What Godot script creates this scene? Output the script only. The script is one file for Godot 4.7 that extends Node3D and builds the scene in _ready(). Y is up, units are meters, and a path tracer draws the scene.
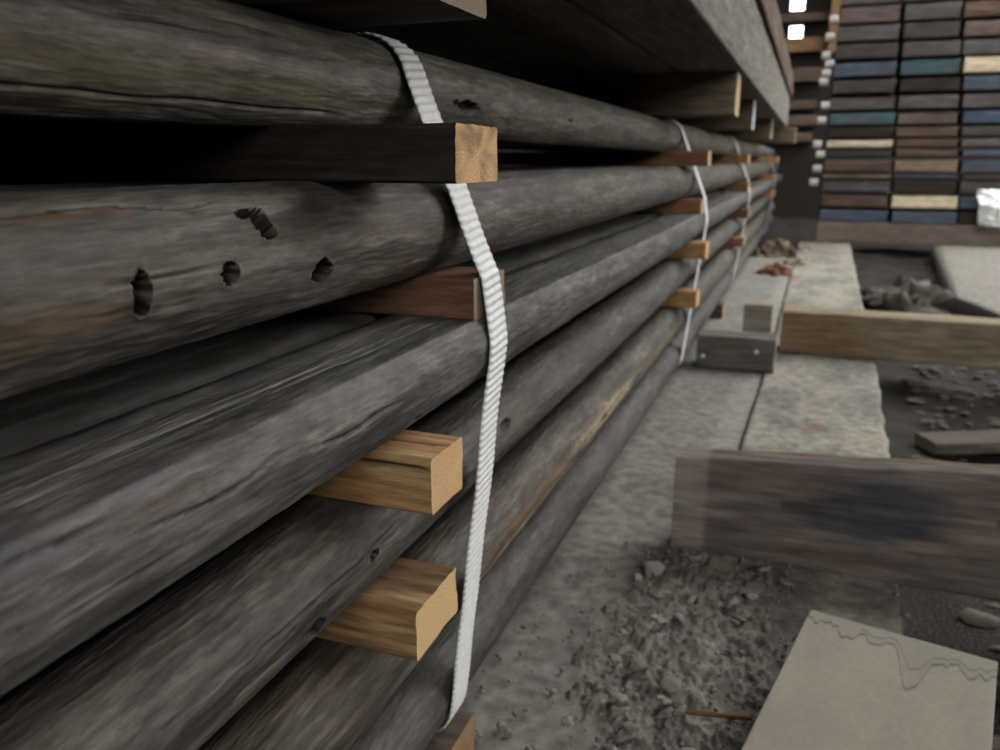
extends Node3D
# A shed full of timber: a strapped stack of weathered round poles on stickers, seen close up.
# Lengths below are in half metres ("units"); S turns them into metres. The camera stands at unit (0, 0, 0), the floor at unit y = -FH.
const S := 0.5
const FH := 1.04

var M := {}
var taken := {}
var nz := FastNoiseLite.new()
var nc := FastNoiseLite.new()

func P(x: float, y: float, z: float) -> Vector3:
	return Vector3(x, y + FH, z) * S

func _ready() -> void:
	# ---------- camera ----------
	var cam := Camera3D.new()
	cam.name = "camera"
	add_child(cam)
	cam.position = P(0, 0, 0)
	cam.rotation_degrees = Vector3(-15.043, 20.638, 0)
	cam.fov = 50.23
	cam.near = 0.02
	cam.far = 200.0
	var ca := CameraAttributesPhysical.new()
	ca.frustum_focal_length = 25.6   # a 24 mm high gate: the field of view above
	ca.frustum_focus_distance = 0.42
	ca.exposure_aperture = 9.5
	cam.attributes = ca
	cam.current = true
	# ---------- sky and exposure ----------
	var sky_m := ProceduralSkyMaterial.new()
	sky_m.sky_top_color = Color(0.93, 0.93, 0.92)
	sky_m.sky_horizon_color = Color(0.97, 0.96, 0.94)
	sky_m.ground_bottom_color = Color(0.30, 0.29, 0.27)
	sky_m.ground_horizon_color = Color(0.50, 0.49, 0.47)
	sky_m.sun_angle_max = 0.0
	var sky := Sky.new()
	sky.sky_material = sky_m
	var env := Environment.new()
	env.background_mode = Environment.BG_SKY
	env.sky = sky
	env.ambient_light_source = Environment.AMBIENT_SOURCE_DISABLED
	env.background_energy_multiplier = 1.0
	env.tonemap_mode = Environment.TONE_MAPPER_LINEAR
	env.tonemap_exposure = 10.2
	env.sdfgi_enabled = true
	env.ssao_enabled = true
	env.ssil_enabled = true
	var we := WorldEnvironment.new()
	we.name = "world_environment"
	we.environment = env
	add_child(we)

	nz.seed = 7
	nz.noise_type = FastNoiseLite.TYPE_SIMPLEX_SMOOTH
	nz.frequency = 1.0
	nz.fractal_type = FastNoiseLite.FRACTAL_FBM
	nz.fractal_octaves = 3
	nc.seed = 21
	nc.noise_type = FastNoiseLite.TYPE_SIMPLEX
	nc.frequency = 1.0
	nc.fractal_type = FastNoiseLite.FRACTAL_NONE
	make_materials()
	build_room()
	build_ground()
	build_pole_stack()
	build_upper_stack()
	build_walkway_timbers()
	build_far_stack()
	build_far_clutter()
	build_debris()

# ================= helpers =================
func numbered(called: String) -> String:
	if not taken.has(called):
		taken[called] = 0
		return called
	taken[called] += 1
	return "%s_%03d" % [called, taken[called]]

func tag(o: Node, label: String, category: String, group := "", kind := "") -> void:
	if label: o.set_meta("label", label)
	if category: o.set_meta("category", category)
	if group: o.set_meta("group", group)
	if kind: o.set_meta("kind", kind)

func put(called: String, mesh: Mesh, parent: Node = self) -> MeshInstance3D:
	var o := MeshInstance3D.new()
	o.name = numbered(called) if parent == self else called
	o.mesh = mesh
	o.cast_shadow = GeometryInstance3D.SHADOW_CASTING_SETTING_ON
	parent.add_child(o, true)
	return o

func lin(c: Array) -> Color:
	return Color(c[0], c[1], c[2])

# a surface from a grid of nv rows of nu points; flip turns it inside out
func grid_arrays(pos: PackedVector3Array, col: PackedColorArray, uv: PackedVector2Array, nu: int, nv: int, closed: bool, flip := false) -> Array:
	var nor := PackedVector3Array()
	nor.resize(pos.size())
	for j in nv:
		var j0: int = max(j - 1, 0) * nu
		var j1: int = min(j + 1, nv - 1) * nu
		for i in nu:
			var i0: int = i - 1
			var i1: int = i + 1
			if closed:
				if i0 < 0: i0 = nu - 2
				if i1 > nu - 1: i1 = 1
			else:
				i0 = max(i0, 0)
				i1 = min(i1, nu - 1)
			var a := pos[j * nu + i1] - pos[j * nu + i0]
			var b := pos[j1 + i] - pos[j0 + i]
			var n := a.cross(b).normalized()
			nor[j * nu + i] = -n if flip else n
	var ix := PackedInt32Array()
	ix.resize((nu - 1) * (nv - 1) * 6)
	var k := 0
	for j in nv - 1:
		for i in nu - 1:
			var a: int = j * nu + i
			var b: int = a + 1
			var c: int = a + nu
			var d: int = c + 1
			if flip:
				ix[k] = a; ix[k + 1] = b; ix[k + 2] = d; ix[k + 3] = a; ix[k + 4] = d; ix[k + 5] = c
			else:
				ix[k] = a; ix[k + 1] = d; ix[k + 2] = b; ix[k + 3] = a; ix[k + 4] = c; ix[k + 5] = d
			k += 6
	var arr := []
	arr.resize(Mesh.ARRAY_MAX)
	arr[Mesh.ARRAY_VERTEX] = pos
	arr[Mesh.ARRAY_NORMAL] = nor
	arr[Mesh.ARRAY_COLOR] = col
	arr[Mesh.ARRAY_TEX_UV] = uv
	arr[Mesh.ARRAY_INDEX] = ix
	return arr

func add_surface(mesh: ArrayMesh, arr: Array, mat: Material) -> void:
	mesh.add_surface_from_arrays(Mesh.PRIMITIVE_TRIANGLES, arr)
	mesh.surface_set_material(mesh.get_surface_count() - 1, mat)

# ================= materials =================
func grey_tex(fn: Callable, w: int, h: int) -> Image:
	var im := Image.create(w, h, false, Image.FORMAT_L8)
	var d := PackedByteArray()
	d.resize(w * h)
	for y in h:
		for x in w:
			d[y * w + x] = clampi(int(fn.call(x, y) * 255.0), 0, 255)
	im.set_data(w, h, false, Image.FORMAT_L8, d)
	return im

func noise_img(sd: int, freq: float, w: int, h: int, oct := 3, kind := FastNoiseLite.TYPE_SIMPLEX_SMOOTH) -> Image:
	var n := FastNoiseLite.new()
	n.seed = sd
	n.noise_type = kind
	n.frequency = freq
	n.fractal_type = FastNoiseLite.FRACTAL_FBM
	n.fractal_octaves = oct
	var im := n.get_seamless_image(w, h)
	im.convert(Image.FORMAT_L8)
	return im

# wood grain: streaks that run along v
func grain(sd: int, w: int, h: int, soft: float, contrast: float) -> Image:
	var a := noise_img(sd, 0.07, w, 110, 5); a.resize(w, h, Image.INTERPOLATE_CUBIC)
	var b := noise_img(sd + 1, 0.02, w, 128, 4); b.resize(w, h, Image.INTERPOLATE_CUBIC)
	var c := noise_img(sd + 2, 0.25, w, int(h / 8.0), 2); c.resize(w, h, Image.INTERPOLATE_CUBIC)
	var e := noise_img(sd + 3, 0.018, w, int(h / 2.0), 5); e.resize(w, h, Image.INTERPOLATE_CUBIC)
	var f := noise_img(sd + 4, 0.22, w, h, 2)
	var G := f.get_data()
	var A := a.get_data(); var B := b.get_data(); var C := c.get_data(); var E := e.get_data()
	var d := PackedByteArray()
	d.resize(w * h)
	for i in w * h:
		var v := A[i] * soft + B[i] * 0.22 + C[i] * 0.14 + E[i] * (0.50 - soft) + G[i] * 0.14
		if C[i] < 60: v -= 26.0
		d[i] = clampi(int((v - 128.0) * contrast + 185.0), 0, 255)
	var im := Image.create_from_data(w, h, false, Image.FORMAT_L8, d)
	return im

func tex(im: Image) -> ImageTexture:
	im.generate_mipmaps()
	return ImageTexture.create_from_image(im)

func std(rough: float, albedo: Texture2D = null, vc := true) -> StandardMaterial3D:
	var m := StandardMaterial3D.new()
	m.roughness = rough
	m.vertex_color_use_as_albedo = vc
	if albedo: m.albedo_texture = albedo
	m.metallic_specular = 0.35
	return m

func relief(m: StandardMaterial3D, t: Texture2D, cm: float) -> void:
	m.heightmap_enabled = true
	m.heightmap_texture = t
	m.heightmap_scale = cm

func make_materials() -> void:
	var g1 := grain(11, 1024, 1024, 0.18, 0.75)
	var t1 := tex(g1)
	M.pole = std(0.62, t1); M.pole.metallic_specular = 0.30; relief(M.pole, t1, 0.035)
	var g2 := grain(31, 512, 512, 0.22, 0.7)
	var t2 := tex(g2)
	M.sawn = std(0.85, t2); M.sawn.metallic_specular = 0.2; relief(M.sawn, t2, 0.03)
	var t3 := tex(noise_img(51, 0.06, 512, 512, 5))
	# end grain: bent year rings with pores
	var pore := noise_img(53, 0.15, 256, 256, 3)
	var wob := noise_img(54, 0.012, 256, 256, 2)
	var pd := pore.get_data(); var wd := wob.get_data()
	var rings := grey_tex(func(x, y):
		var r: float = Vector2(x - 60.0, y + 140.0).length() + wd[y * 256 + x] * 0.12
		return 0.80 + 0.05 * sin(r * 0.8) + (pd[y * 256 + x] / 255.0 - 0.5) * 0.30, 256, 256)
	var t4 := tex(rings)
	M.end = std(0.9, t4); relief(M.end, t4, 0.02)
	# mineral: fine sand with blotches, laid on from three sides
	var ma := noise_img(61, 0.35, 512, 512, 3).get_data()
	var mb := noise_img(62, 0.02, 512, 512, 6).get_data()
	var stone := grey_tex(func(x, y):
		var i: int = y * 512 + x
		return 0.76 + (ma[i] / 255.0 - 0.5) * 0.30 + (mb[i] / 255.0 - 0.5) * 0.34, 512, 512)
	var t5 := tex(stone)
	M.stone = std(0.92, t5); M.stone.uv1_triplanar = true; M.stone.uv1_world_triplanar = true; M.stone.uv1_scale = Vector3.ONE * 3.1
	relief(M.stone, t5, 0.10)
	M.board = std(0.9)
	M.soil = std(0.97, t3); M.soil.uv1_triplanar = true; M.soil.uv1_world_triplanar = true; M.soil.uv1_scale = Vector3.ONE * 5.0
	relief(M.soil, t3, 0.2)
	M.strap = std(0.55, null); M.strap.metallic_specular = 0.5
	M.plastic = std(0.35, null)
	M.metal = std(0.4, null); M.metal.metallic = 0.8

# ================= timber =================
# A sawn timber along local x, from x = -L to x = 0 (the end that shows), y from 0 to h, z from -w/2 to w/2; metres.
# o: base, alt, pale = linear colours; seg; sub (points along each side); rough = unevenness; chamfer; h2 = height at the far end;
#    slots = [[side, across, x0, x1, width, depth]]; side 0 front (+z), 1 top, 2 back, 3 bottom
func timber_mesh(L: float, h: float, w: float, sd: int, o: Dictionary) -> Array:
	var seg: int = o.get("seg", 6)
	var sub: int = o.get("sub", 3)
	var rough: float = o.get("rough", 0.001)
	var ch: float = o.get("chamfer", 0.003)
	var us: float = o.get("uv", 1.0)
	var h2: float = o.get("h2", h)
	var base: Color = lin(o.base)
	var alt: Color = lin(o.get("alt", o.base))
	var pale: Color = lin(o.get("pale", o.base))
	var endc: Color = lin(o.get("end", o.base))
	var slots: Array = o.get("slots", [])
	var spots: Array = o.get("spots", [])
	# perimeter: [side, t 0..1] in order front (bottom to top), top (front to back), back (top to bottom), bottom (back to front)
	var per := []
	for sdn in 4:
		for k in sub + 1:
			per.append([sdn, float(k) / sub])
	per.append([0, 0.0])
	var nu := per.size()
	var xs := PackedFloat32Array()
	for j in seg + 1:
		xs.append(-L * float(j) / seg)
	var nv := xs.size()
	var pos := PackedVector3Array(); pos.resize(nu * nv)
	var col := PackedColorArray(); col.resize(nu * nv)
	var uv := PackedVector2Array(); uv.resize(nu * nv)
	for j in nv:
		var x := xs[j]
		var f := -x / L
		var hh := lerpf(h, h2, f)
		var run := 0.0
		var last := Vector2.ZERO
		for i in nu:
			var side: int = per[i][0]
			var t: float = per[i][1]
			var q := Vector2.ZERO   # (z, y)
			var nrm := Vector2.ZERO
			match side:
				0: q = Vector2(w / 2, lerpf(ch, hh - ch, t)); nrm = Vector2(1, 0)
				1: q = Vector2(lerpf(w / 2 - ch, -w / 2 + ch, t), hh); nrm = Vector2(0, 1)
				2: q = Vector2(-w / 2, lerpf(hh - ch, ch, t)); nrm = Vector2(-1, 0)
				3: q = Vector2(lerpf(-w / 2 + ch, w / 2 - ch, t), 0.0); nrm = Vector2(0, -1)
			if i > 0: run += q.distance_to(last)
			last = q
			var n1 := nz.get_noise_3d(q.x * 18.0 + sd * 7.3, q.y * 18.0, x * 3.5)
			var n2 := nc.get_noise_3d(q.x * 130.0 + sd * 3.1, q.y * 130.0, x * 9.0)
			var n3 := nz.get_noise_3d(q.x * 9.0 - sd * 5.0, q.y * 9.0 + 40.0, x * 5.0)
			var dis := rough * (n1 * 1.4 + n2 * 0.5)
			if side == 3: dis = 0.0
			var c := base.lerp(alt, clampf(0.5 + n3 * 1.3, 0.0, 1.0)).lerp(pale, clampf(n1 * 1.6 + n2 * 0.4 - 0.15, 0.0, 1.0))
			for s in slots:
				if s[0] != side: continue
				if x > s[2] or x < s[3]: continue
				var e: float = absf(t - s[1] - n1 * 0.05) / s[4]
				if e < 1.0:
					dis -= s[5] * (1.0 - e * e)
					c = c.lerp(Color(0.035, 0.018, 0.012), 0.8 * (1.0 - e))
			for s in spots:   # [side, t, x, reach t, reach x, colour, strength]
				if s[0] != side: continue
				var e2 := Vector2((t - s[1]) / s[3], (x - s[2]) / s[4]).length() + n1 * 0.5 + n2 * 0.15
				c = c.lerp(lin(s[5]), s[6] * clampf((1.0 - e2) * 3.0, 0.0, 1.0))
			if o.has("band") and x < o.band[0] + 0.003 * n1: c = lin(o.band[1]).lerp(pale, clampf(0.3 + n3, 0.0, 0.5))
			q += nrm * dis
			var id := j * nu + i
			pos[id] = Vector3(x + (rough * n1 * 1.5 if j == 0 else 0.0), q.y, q.x)
			col[id] = c
			uv[id] = Vector2(run / (0.16 * us) + sd * 0.137, x / (0.6 * us) + sd * 0.29)
	var mesh := ArrayMesh.new()
	var front := ArrayMesh.new()
	add_surface(mesh, grid_arrays(pos, col, uv, nu, nv, true, true), M.sawn)
	# the two ends: rings that shrink to the middle
	for e in 2:
		var rows := 4
		var cp := PackedVector3Array(); var cc := PackedColorArray(); var cu := PackedVector2Array()
		var mid := Vector3(xs[0 if e == 0 else nv - 1], (h if e == 0 else h2) / 2, 0)
		for r in rows:
			for i in nu:
				var p0: Vector3 = pos[(0 if e == 0 else (nv - 1) * nu) + i]
				var f2 := float(r) / (rows - 1)
				var p1 := p0.lerp(mid, f2)
				if e == 0 and r > 0: p1.x += rough * nz.get_noise_3d(p1.y * 60.0, p1.z * 60.0, sd) * 1.2
				cp.append(p1)
				var n4 := nz.get_noise_3d(p1.y * 40.0, p1.z * 40.0, sd * 3.0)
				cc.append(endc.lerp(pale, clampf(n4 * 1.2 + 0.1, 0.0, 0.6)))
				cu.append(Vector2(p1.z / 0.05 + sd * 0.31, p1.y / 0.05 + sd * 0.17))
		var arr := grid_arrays(cp, cc, cu, nu, rows, true, e == 0)
		var nn := PackedVector3Array(); nn.resize(cp.size()); nn.fill(Vector3(1 if e == 0 else -1, 0, 0))
		arr[Mesh.ARRAY_NORMAL] = nn
		add_surface(front if e == 0 else mesh, arr, M.end)
	return [mesh, front]

# a timber whose shown end stands at unit (x, y0, z), its body running towards -x
func timber(called: String, label: String, cat: String, group: String, x: float, y0: float, z: float, L: float, h: float, w: float, sd: int, o: Dictionary, turn := 0.0) -> Node3D:
	var t := Node3D.new()
	t.name = numbered(called)
	add_child(t)
	var both := timber_mesh(L * S, h * S, w * S, sd, o)
	put("body", both[0], t)
	put("sawn_end", both[1], t)
	t.position = P(x, y0, z)
	t.rotation_degrees.y = turn
	tag(t, label, cat, group)
	return t

# ================= round poles =================
# f: base, alt, pale, dark (linear colours), cracks [[angle, z0, z1, half width, depth, wander]], holes [[angle, z, half across, half along, depth]], spots [[angle, z, half across, half along, colour, strength]]
func pole_mesh(R: float, ft: float, fb: float, z0: float, z1: float, sd: int, f: Dictionary, fine: bool) -> ArrayMesh:
	var zs := PackedFloat32Array()
	var z := z0
	if fine:
		while z > z1:
			zs.append(z)
			z -= 0.05 if z > -0.22 else maxf(0.0062 * absf(z), 0.003)
	else:
		while z > z1:
			zs.append(z); z -= 0.12
	zs.append(z1)
	var an := PackedFloat32Array()
	if fine:
		var a := -100.0
		while a < 130.0:
			an.append(a); a += 1.6
		while a < 260.0:
			an.append(a); a += 9.0
		an.append(260.0)
	else:
		for k in 29: an.append(-100.0 + 360.0 * k / 28.0)
	var nu := an.size()
	var nv := zs.size()
	var pos := PackedVector3Array(); pos.resize(nu * nv)
	var col := PackedColorArray(); col.resize(nu * nv)
	var uv := PackedVector2Array(); uv.resize(nu * nv)
	var base := lin(f.base); var alt := lin(f.alt); var pale := lin(f.pale); var dark := lin(f.dark)
	var cracks: Array = f.get("cracks", [])
	var holes: Array = f.get("holes", [])
	var spots: Array = f.get("spots", [])
	var so := sd * 13.7
	for j in nv:
		var zz := zs[j]
		var bend := Vector2(nc.get_noise_2d(zz * 0.35, so), nc.get_noise_2d(zz * 0.35, so + 50.0)) * 0.003
		for i in nu:
			var ad := an[i]
			var ca := cos(deg_to_rad(ad)); var sa := sin(deg_to_rad(ad))
			var n1 := nz.get_noise_3d(ca * 1.3 + so, sa * 1.3, zz * 2.2)          # broad
			var n2 := nz.get_noise_3d(ca * 5.0, sa * 5.0 + so, zz * 8.0)          # streaks
			var n3 := nc.get_noise_3d(ca * 21.0 + so, sa * 21.0, zz * 22.0)        # fine fibres
			var n4 := nz.get_noise_3d(ca * 9.0 - so, sa * 9.0, zz * 45.0)         # blotches
			var r := R * (1.0 + 0.022 * n1 + 0.010 * n2)
			if sa > 0.3: r = minf(r, (ft + (R - ft) * 0.03 * n2) / sa)
			elif sa < -0.3: r = minf(r, fb / -sa)
			r += 0.0007 * n3
			var c := base.lerp(alt, clampf(0.5 + n1 * 1.4 + n4 * 0.35, 0.0, 1.0))
			c = c.lerp(pale, clampf(n2 * 1.6 + n3 * 0.30 - 0.22, 0.0, 0.7))
			c = c.lerp(dark, clampf(-n2 * 1.2 - n3 * 0.35 - n4 * 0.5 - 0.22, 0.0, 0.7))
			var n5 := nz.get_noise_3d(ca * 1.9 - so, sa * 1.9 + 9.0, zz * 3.2)       # weathering patches
			c = c.lerp(pale, clampf(n5 * 2.2 + n4 * 0.5 - 0.35, 0.0, 0.65)).lerp(dark, clampf(-n5 * 2.2 - n4 * 0.5 - 0.35, 0.0, 0.75))
			for s in spots:
				var da: float = (ad - s[0]) / 57.3 * R / s[2]
				var dz: float = (zz - s[1]) / s[3]
				if absf(da) < 1.6 and absf(dz) < 1.6:
					var e2 := sqrt(da * da + dz * dz) + n2 * 0.5 + n3 * 0.22 + n4 * 0.35
					c = c.lerp(lin(s[4]), s[5] * clampf((1.0 - e2) * 3.5, 0.0, 1.0))
			for k in cracks:
				if zz > k[1] or zz < k[2]: continue
				var mid: float = k[0] + k[5] * 0.5 * nc.get_noise_1d(zz * 5.0 + k[0])
				var e: float = absf(ad - mid) / 57.3 * R / (k[3] * 1.3)
				if e < 1.0:
					var tap: float = clampf(minf(k[1] - zz, zz - k[2]) * 14.0, 0.0, 1.0)
					r -= k[4] * (1.0 - e) * tap
					if e < 0.6: c = c.lerp(Color(0.022, 0.018, 0.015), 0.85 * tap)  # shade inside the crack, put into its colour
			for k in holes:
				var da2: float = (ad - k[0]) / 57.3 * R / (k[2] * 1.05)
				var dz2: float = (zz - k[1]) / (k[3] * 1.05)
				if absf(da2) > 2.2 or absf(dz2) > 2.2: continue
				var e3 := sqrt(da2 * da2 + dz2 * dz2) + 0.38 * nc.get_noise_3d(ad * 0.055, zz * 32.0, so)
				c = c.lerp(Color(0.008, 0.006, 0.005), clampf((1.16 - e3) * 7.0, 0.0, 0.95))  # dark knot bark, with the hole's shade painted near-black past the rim
				if e3 < 1.0:
					r -= 2.2 * k[4] * sqrt(1.0 - e3 * e3)
				elif e3 < 1.7:
					r += k[4] * 0.10 * (1.7 - e3)
			var id := j * nu + i
			pos[id] = Vector3(ca * r + bend.x, sa * r + bend.y, zz) * S
			col[id] = Color(c.r * 0.76, c.g * 0.71, c.b * 0.66)
			uv[id] = Vector2(ad / 360.0 + sd * 0.37, zz / 0.62 + sd * 0.61)
	var mesh := ArrayMesh.new()
	add_surface(mesh, grid_arrays(pos, col, uv, nu, nv, true), M.pole)
	for e in 2:
		var cp := PackedVector3Array(); var cc := PackedColorArray(); var cu := PackedVector2Array()
		for q in 2:
			for i in nu:
				var p0: Vector3 = pos[(0 if e == 0 else (nv - 1) * nu) + i]
				if q == 1: p0 = Vector3(0, 0, p0.z)
				cp.append(p0); cc.append(pale); cu.append(Vector2(p0.x, p0.y) / 0.06)
		add_surface(mesh, grid_arrays(cp, cc, cu, nu, 2, true, e == 1), M.end)
	return mesh

# middle x, middle y, radius, flat top and flat underside (where a spacer has pressed or a face was hewn)
const POLES := [[-0.60, 0.0975, 0.065, 0.0645, 0.0615], [-0.545, -0.095, 0.074, 0.071, 0.0655], [-0.491, -0.2615, 0.078, 0.0415, 0.078], [-0.535, -0.48, 0.07, 0.07, 0.07], [-0.5406, -0.69, 0.07, 0.07, 0.07], [-0.5543, -0.878, 0.07, 0.07, 0.07]]
const ORD := ["topmost", "second", "third", "fourth", "fifth", "lowest"]

func build_pole_stack() -> void:
	var grey := [0.150, 0.148, 0.142]
	var blue := [0.150, 0.157, 0.166]
	var brown := [0.120, 0.092, 0.070]
	var olive := [0.155, 0.142, 0.098]
	var pale := [0.300, 0.290, 0.265]
	var dark := [0.055, 0.052, 0.048]
	var tan := [0.42, 0.32, 0.20]
	var F := [
		{"base": olive, "alt": grey, "pale": pale, "dark": dark,
			"cracks": [[-42.0, -0.30, -0.92, 0.0022, 0.005, 4.0], [16.0, -0.50, -0.66, 0.0020, 0.004, 5.0], [30.0, -0.66, -0.80, 0.0018, 0.004, 5.0]],
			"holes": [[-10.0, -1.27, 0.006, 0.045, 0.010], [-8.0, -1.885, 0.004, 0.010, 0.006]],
			"spots": [[-2.0, -0.70, 0.012, 0.20, [0.30, 0.27, 0.22], 0.6], [-22.0, -0.62, 0.016, 0.30, [0.20, 0.185, 0.105], 0.6], [-9.0, -1.30, 0.022, 0.09, [0.07, 0.065, 0.062], 0.8]]},
		{"base": grey, "alt": brown, "pale": [0.26, 0.245, 0.225], "dark": dark,
			"cracks": [[4.0, -0.42, -0.60, 0.0018, 0.004, 6.0], [52.0, -0.36, -0.62, 0.0018, 0.003, 8.0]],
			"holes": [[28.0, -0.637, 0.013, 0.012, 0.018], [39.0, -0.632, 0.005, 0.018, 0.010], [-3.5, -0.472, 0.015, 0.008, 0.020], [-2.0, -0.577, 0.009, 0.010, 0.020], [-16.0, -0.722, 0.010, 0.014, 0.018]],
			"spots": [[-12.0, -0.38, 0.018, 0.10, [0.20, 0.135, 0.075], 0.55], [50.0, -0.44, 0.007, 0.08, [0.21, 0.13, 0.075], 0.6], [44.0, -0.66, 0.009, 0.05, [0.30, 0.29, 0.28], 0.7], [25.0, -1.5, 0.03, 0.12, [0.06, 0.06, 0.06], 0.8]]},
		{"base": blue, "alt": grey, "pale": [0.30, 0.30, 0.295], "dark": [0.06, 0.06, 0.06],
			"cracks": [[24.0, -0.26, -0.40, 0.0022, 0.006, 4.0], [-2.0, -0.58, -0.80, 0.0020, 0.006, 8.0], [6.0, -0.36, -0.56, 0.0016, 0.004, 8.0], [62.0, -0.40, -1.2, 0.0018, 0.004, 5.0], [80.0, -0.36, -0.9, 0.0018, 0.004, 4.0], [-14.0, -0.30, -0.42, 0.0020, 0.005, 5.0]],
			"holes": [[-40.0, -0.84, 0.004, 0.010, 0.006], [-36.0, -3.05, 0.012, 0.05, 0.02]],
			"spots": [[24.0, -0.34, 0.02, 0.12, [0.20, 0.205, 0.235], 0.55], [85.0, -0.52, 0.010, 0.16, [0.36, 0.35, 0.33], 0.7], [18.0, -0.40, 0.012, 0.05, [0.17, 0.115, 0.085], 0.5], [20.0, -0.75, 0.02, 0.22, [0.24, 0.24, 0.235], 0.6]]},
		{"base": [0.105, 0.097, 0.086], "alt": [0.12, 0.122, 0.126], "pale": [0.22, 0.21, 0.19], "dark": [0.045, 0.042, 0.04],
			"cracks": [[-15.0, -0.50, -0.62, 0.0025, 0.008, 4.0], [12.0, -0.55, -0.85, 0.0018, 0.004, 7.0]],
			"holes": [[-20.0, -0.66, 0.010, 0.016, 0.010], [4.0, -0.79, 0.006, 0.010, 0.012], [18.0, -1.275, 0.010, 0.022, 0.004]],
			"spots": [[-8.0, -0.66, 0.02, 0.05, [0.05, 0.046, 0.042], 0.85], [18.0, -1.31, 0.022, 0.07, [0.19, 0.145, 0.10], 0.6], [-20.0, -0.58, 0.006, 0.10, [0.24, 0.22, 0.19], 0.6]]},
		{"base": [0.115, 0.110, 0.102], "alt": [0.115, 0.092, 0.070], "pale": [0.26, 0.235, 0.19], "dark": [0.05, 0.048, 0.045],
			"cracks": [[-12.0, -1.10, -1.9, 0.0030, 0.008, 7.0], [3.0, -1.8, -2.5, 0.003, 0.009, 6.0]],
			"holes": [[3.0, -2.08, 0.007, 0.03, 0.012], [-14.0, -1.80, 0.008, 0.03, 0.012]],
			"spots": [[6.0, -2.1, 0.024, 0.42, [0.50, 0.40, 0.27], 0.9], [-4.0, -1.45, 0.030, 0.34, [0.22, 0.145, 0.085], 0.8], [4.0, -1.62, 0.006, 0.06, [0.34, 0.27, 0.19], 0.8], [-8.0, -3.0, 0.03, 0.5, [0.28, 0.24, 0.17], 0.6]]},
		{"base": [0.115, 0.112, 0.108], "alt": [0.125, 0.127, 0.13], "pale": [0.19, 0.185, 0.18], "dark": dark},
	]
	var looks := ["olive-grey round pole, topmost of the strapped stack, under the dark bearers",
		"brown-grey round pole with ragged knot holes, second from the top of the strapped stack",
		"blue-grey cracked round pole, third from the top of the strapped stack",
		"dark brown-grey round pole, fourth from the top, between the two raw pine spacers",
		"round pole with a bare tan strip, fifth from the top of the strapped stack",
		"grey round pole lying lowest in the strapped stack, nearest the floor"]
	for i in 6:
		var p: Array = POLES[i]
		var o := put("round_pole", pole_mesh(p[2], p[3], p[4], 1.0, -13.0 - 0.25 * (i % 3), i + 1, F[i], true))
		o.position = P(p[0], p[1], 0)
		tag(o, looks[i], "pole", "poles of the strapped stack")
	# the next column of poles, mostly hidden behind the first
	for i in 6:
		var p2: Array = POLES[i]
		var o2 := put("round_pole", pole_mesh(p2[2], p2[3], p2[4], 1.0, -13.2, i + 11, F[i], false))
		o2.position = P(p2[0] - 0.175 - (0.005 if i == 1 else 0.0), p2[1] + 0.0, 0)
		tag(o2, "shaded round pole directly behind the %s pole of the strapped stack" % ORD[i], "pole", "poles behind the front column")
		for k in 2:
			var o3: MeshInstance3D = o2.duplicate()
			o3.name = numbered("round_pole")
			add_child(o3)
			o3.position.x -= 0.17 * S * (k + 1)
			o3.set_meta("label", "shaded round pole in the %s column behind the %s pole of the strapped stack" % [["third", "innermost"][k], ORD[i]])
	# ---- spacers across the stack: [set, row, x of the end, z middle, width, colours] ----
	var red := {"base": [0.31, 0.155, 0.098], "alt": [0.23, 0.115, 0.074], "pale": [0.30, 0.18, 0.12], "end": [0.30, 0.23, 0.165]}
	var pine := {"base": [0.55, 0.325, 0.155], "alt": [0.46, 0.255, 0.115], "pale": [0.64, 0.43, 0.22], "end": [0.62, 0.375, 0.185]}
	var rust := {"base": [0.42, 0.21, 0.115], "alt": [0.33, 0.155, 0.085], "pale": [0.5, 0.3, 0.19], "end": [0.5, 0.31, 0.2]}
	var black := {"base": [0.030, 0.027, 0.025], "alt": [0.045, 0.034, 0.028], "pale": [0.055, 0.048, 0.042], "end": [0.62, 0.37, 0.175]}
	var gaps := []
	for i in 5:
		gaps.append([POLES[i][1] - POLES[i][4], POLES[i + 1][1] + POLES[i + 1][3]])
	var where := ["between the topmost and second poles", "between the second and third poles", "between the third and fourth poles", "between the fourth and fifth poles", "between the fifth and lowest poles"]
	var list := [
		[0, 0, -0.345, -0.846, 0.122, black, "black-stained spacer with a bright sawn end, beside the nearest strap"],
		[0, 1, -0.425, -1.085, 0.12, red, "reddish-brown spacer pressed by the nearest strap, between second and third poles"],
		[0, 2, -0.385, -0.838, 0.092, pine, "raw pine spacer with a dark slot, under the third pole near the strap"],
		[0, 3, -0.414, -0.862, 0.128, pine, "raw pine spacer with a rough torn end, under the fourth pole near the strap"],
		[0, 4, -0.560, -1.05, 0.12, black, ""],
		[1, 0, -0.402, -3.555, 0.10, rust, ""], [1, 1, -0.417, -3.555, 0.10, rust, ""], [1, 2, -0.387, -3.555, 0.10, pine, ""], [1, 3, -0.412, -3.545, 0.10, pine, ""],
		[2, 0, -0.425, -6.22, 0.14, pine, ""], [2, 1, -0.412, -6.22, 0.14, rust, ""], [2, 2, -0.395, -6.22, 0.14, red, ""], [2, 3, -0.414, -6.22, 0.14, rust, ""],
		[3, 0, -0.360, -10.0, 0.16, pine, ""], [3, 1, -0.380, -10.0, 0.16, rust, ""], [3, 2, -0.390, -10.0, 0.16, rust, ""],
	]
	var setn := ["nearest", "second", "third", "farthest"]
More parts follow.
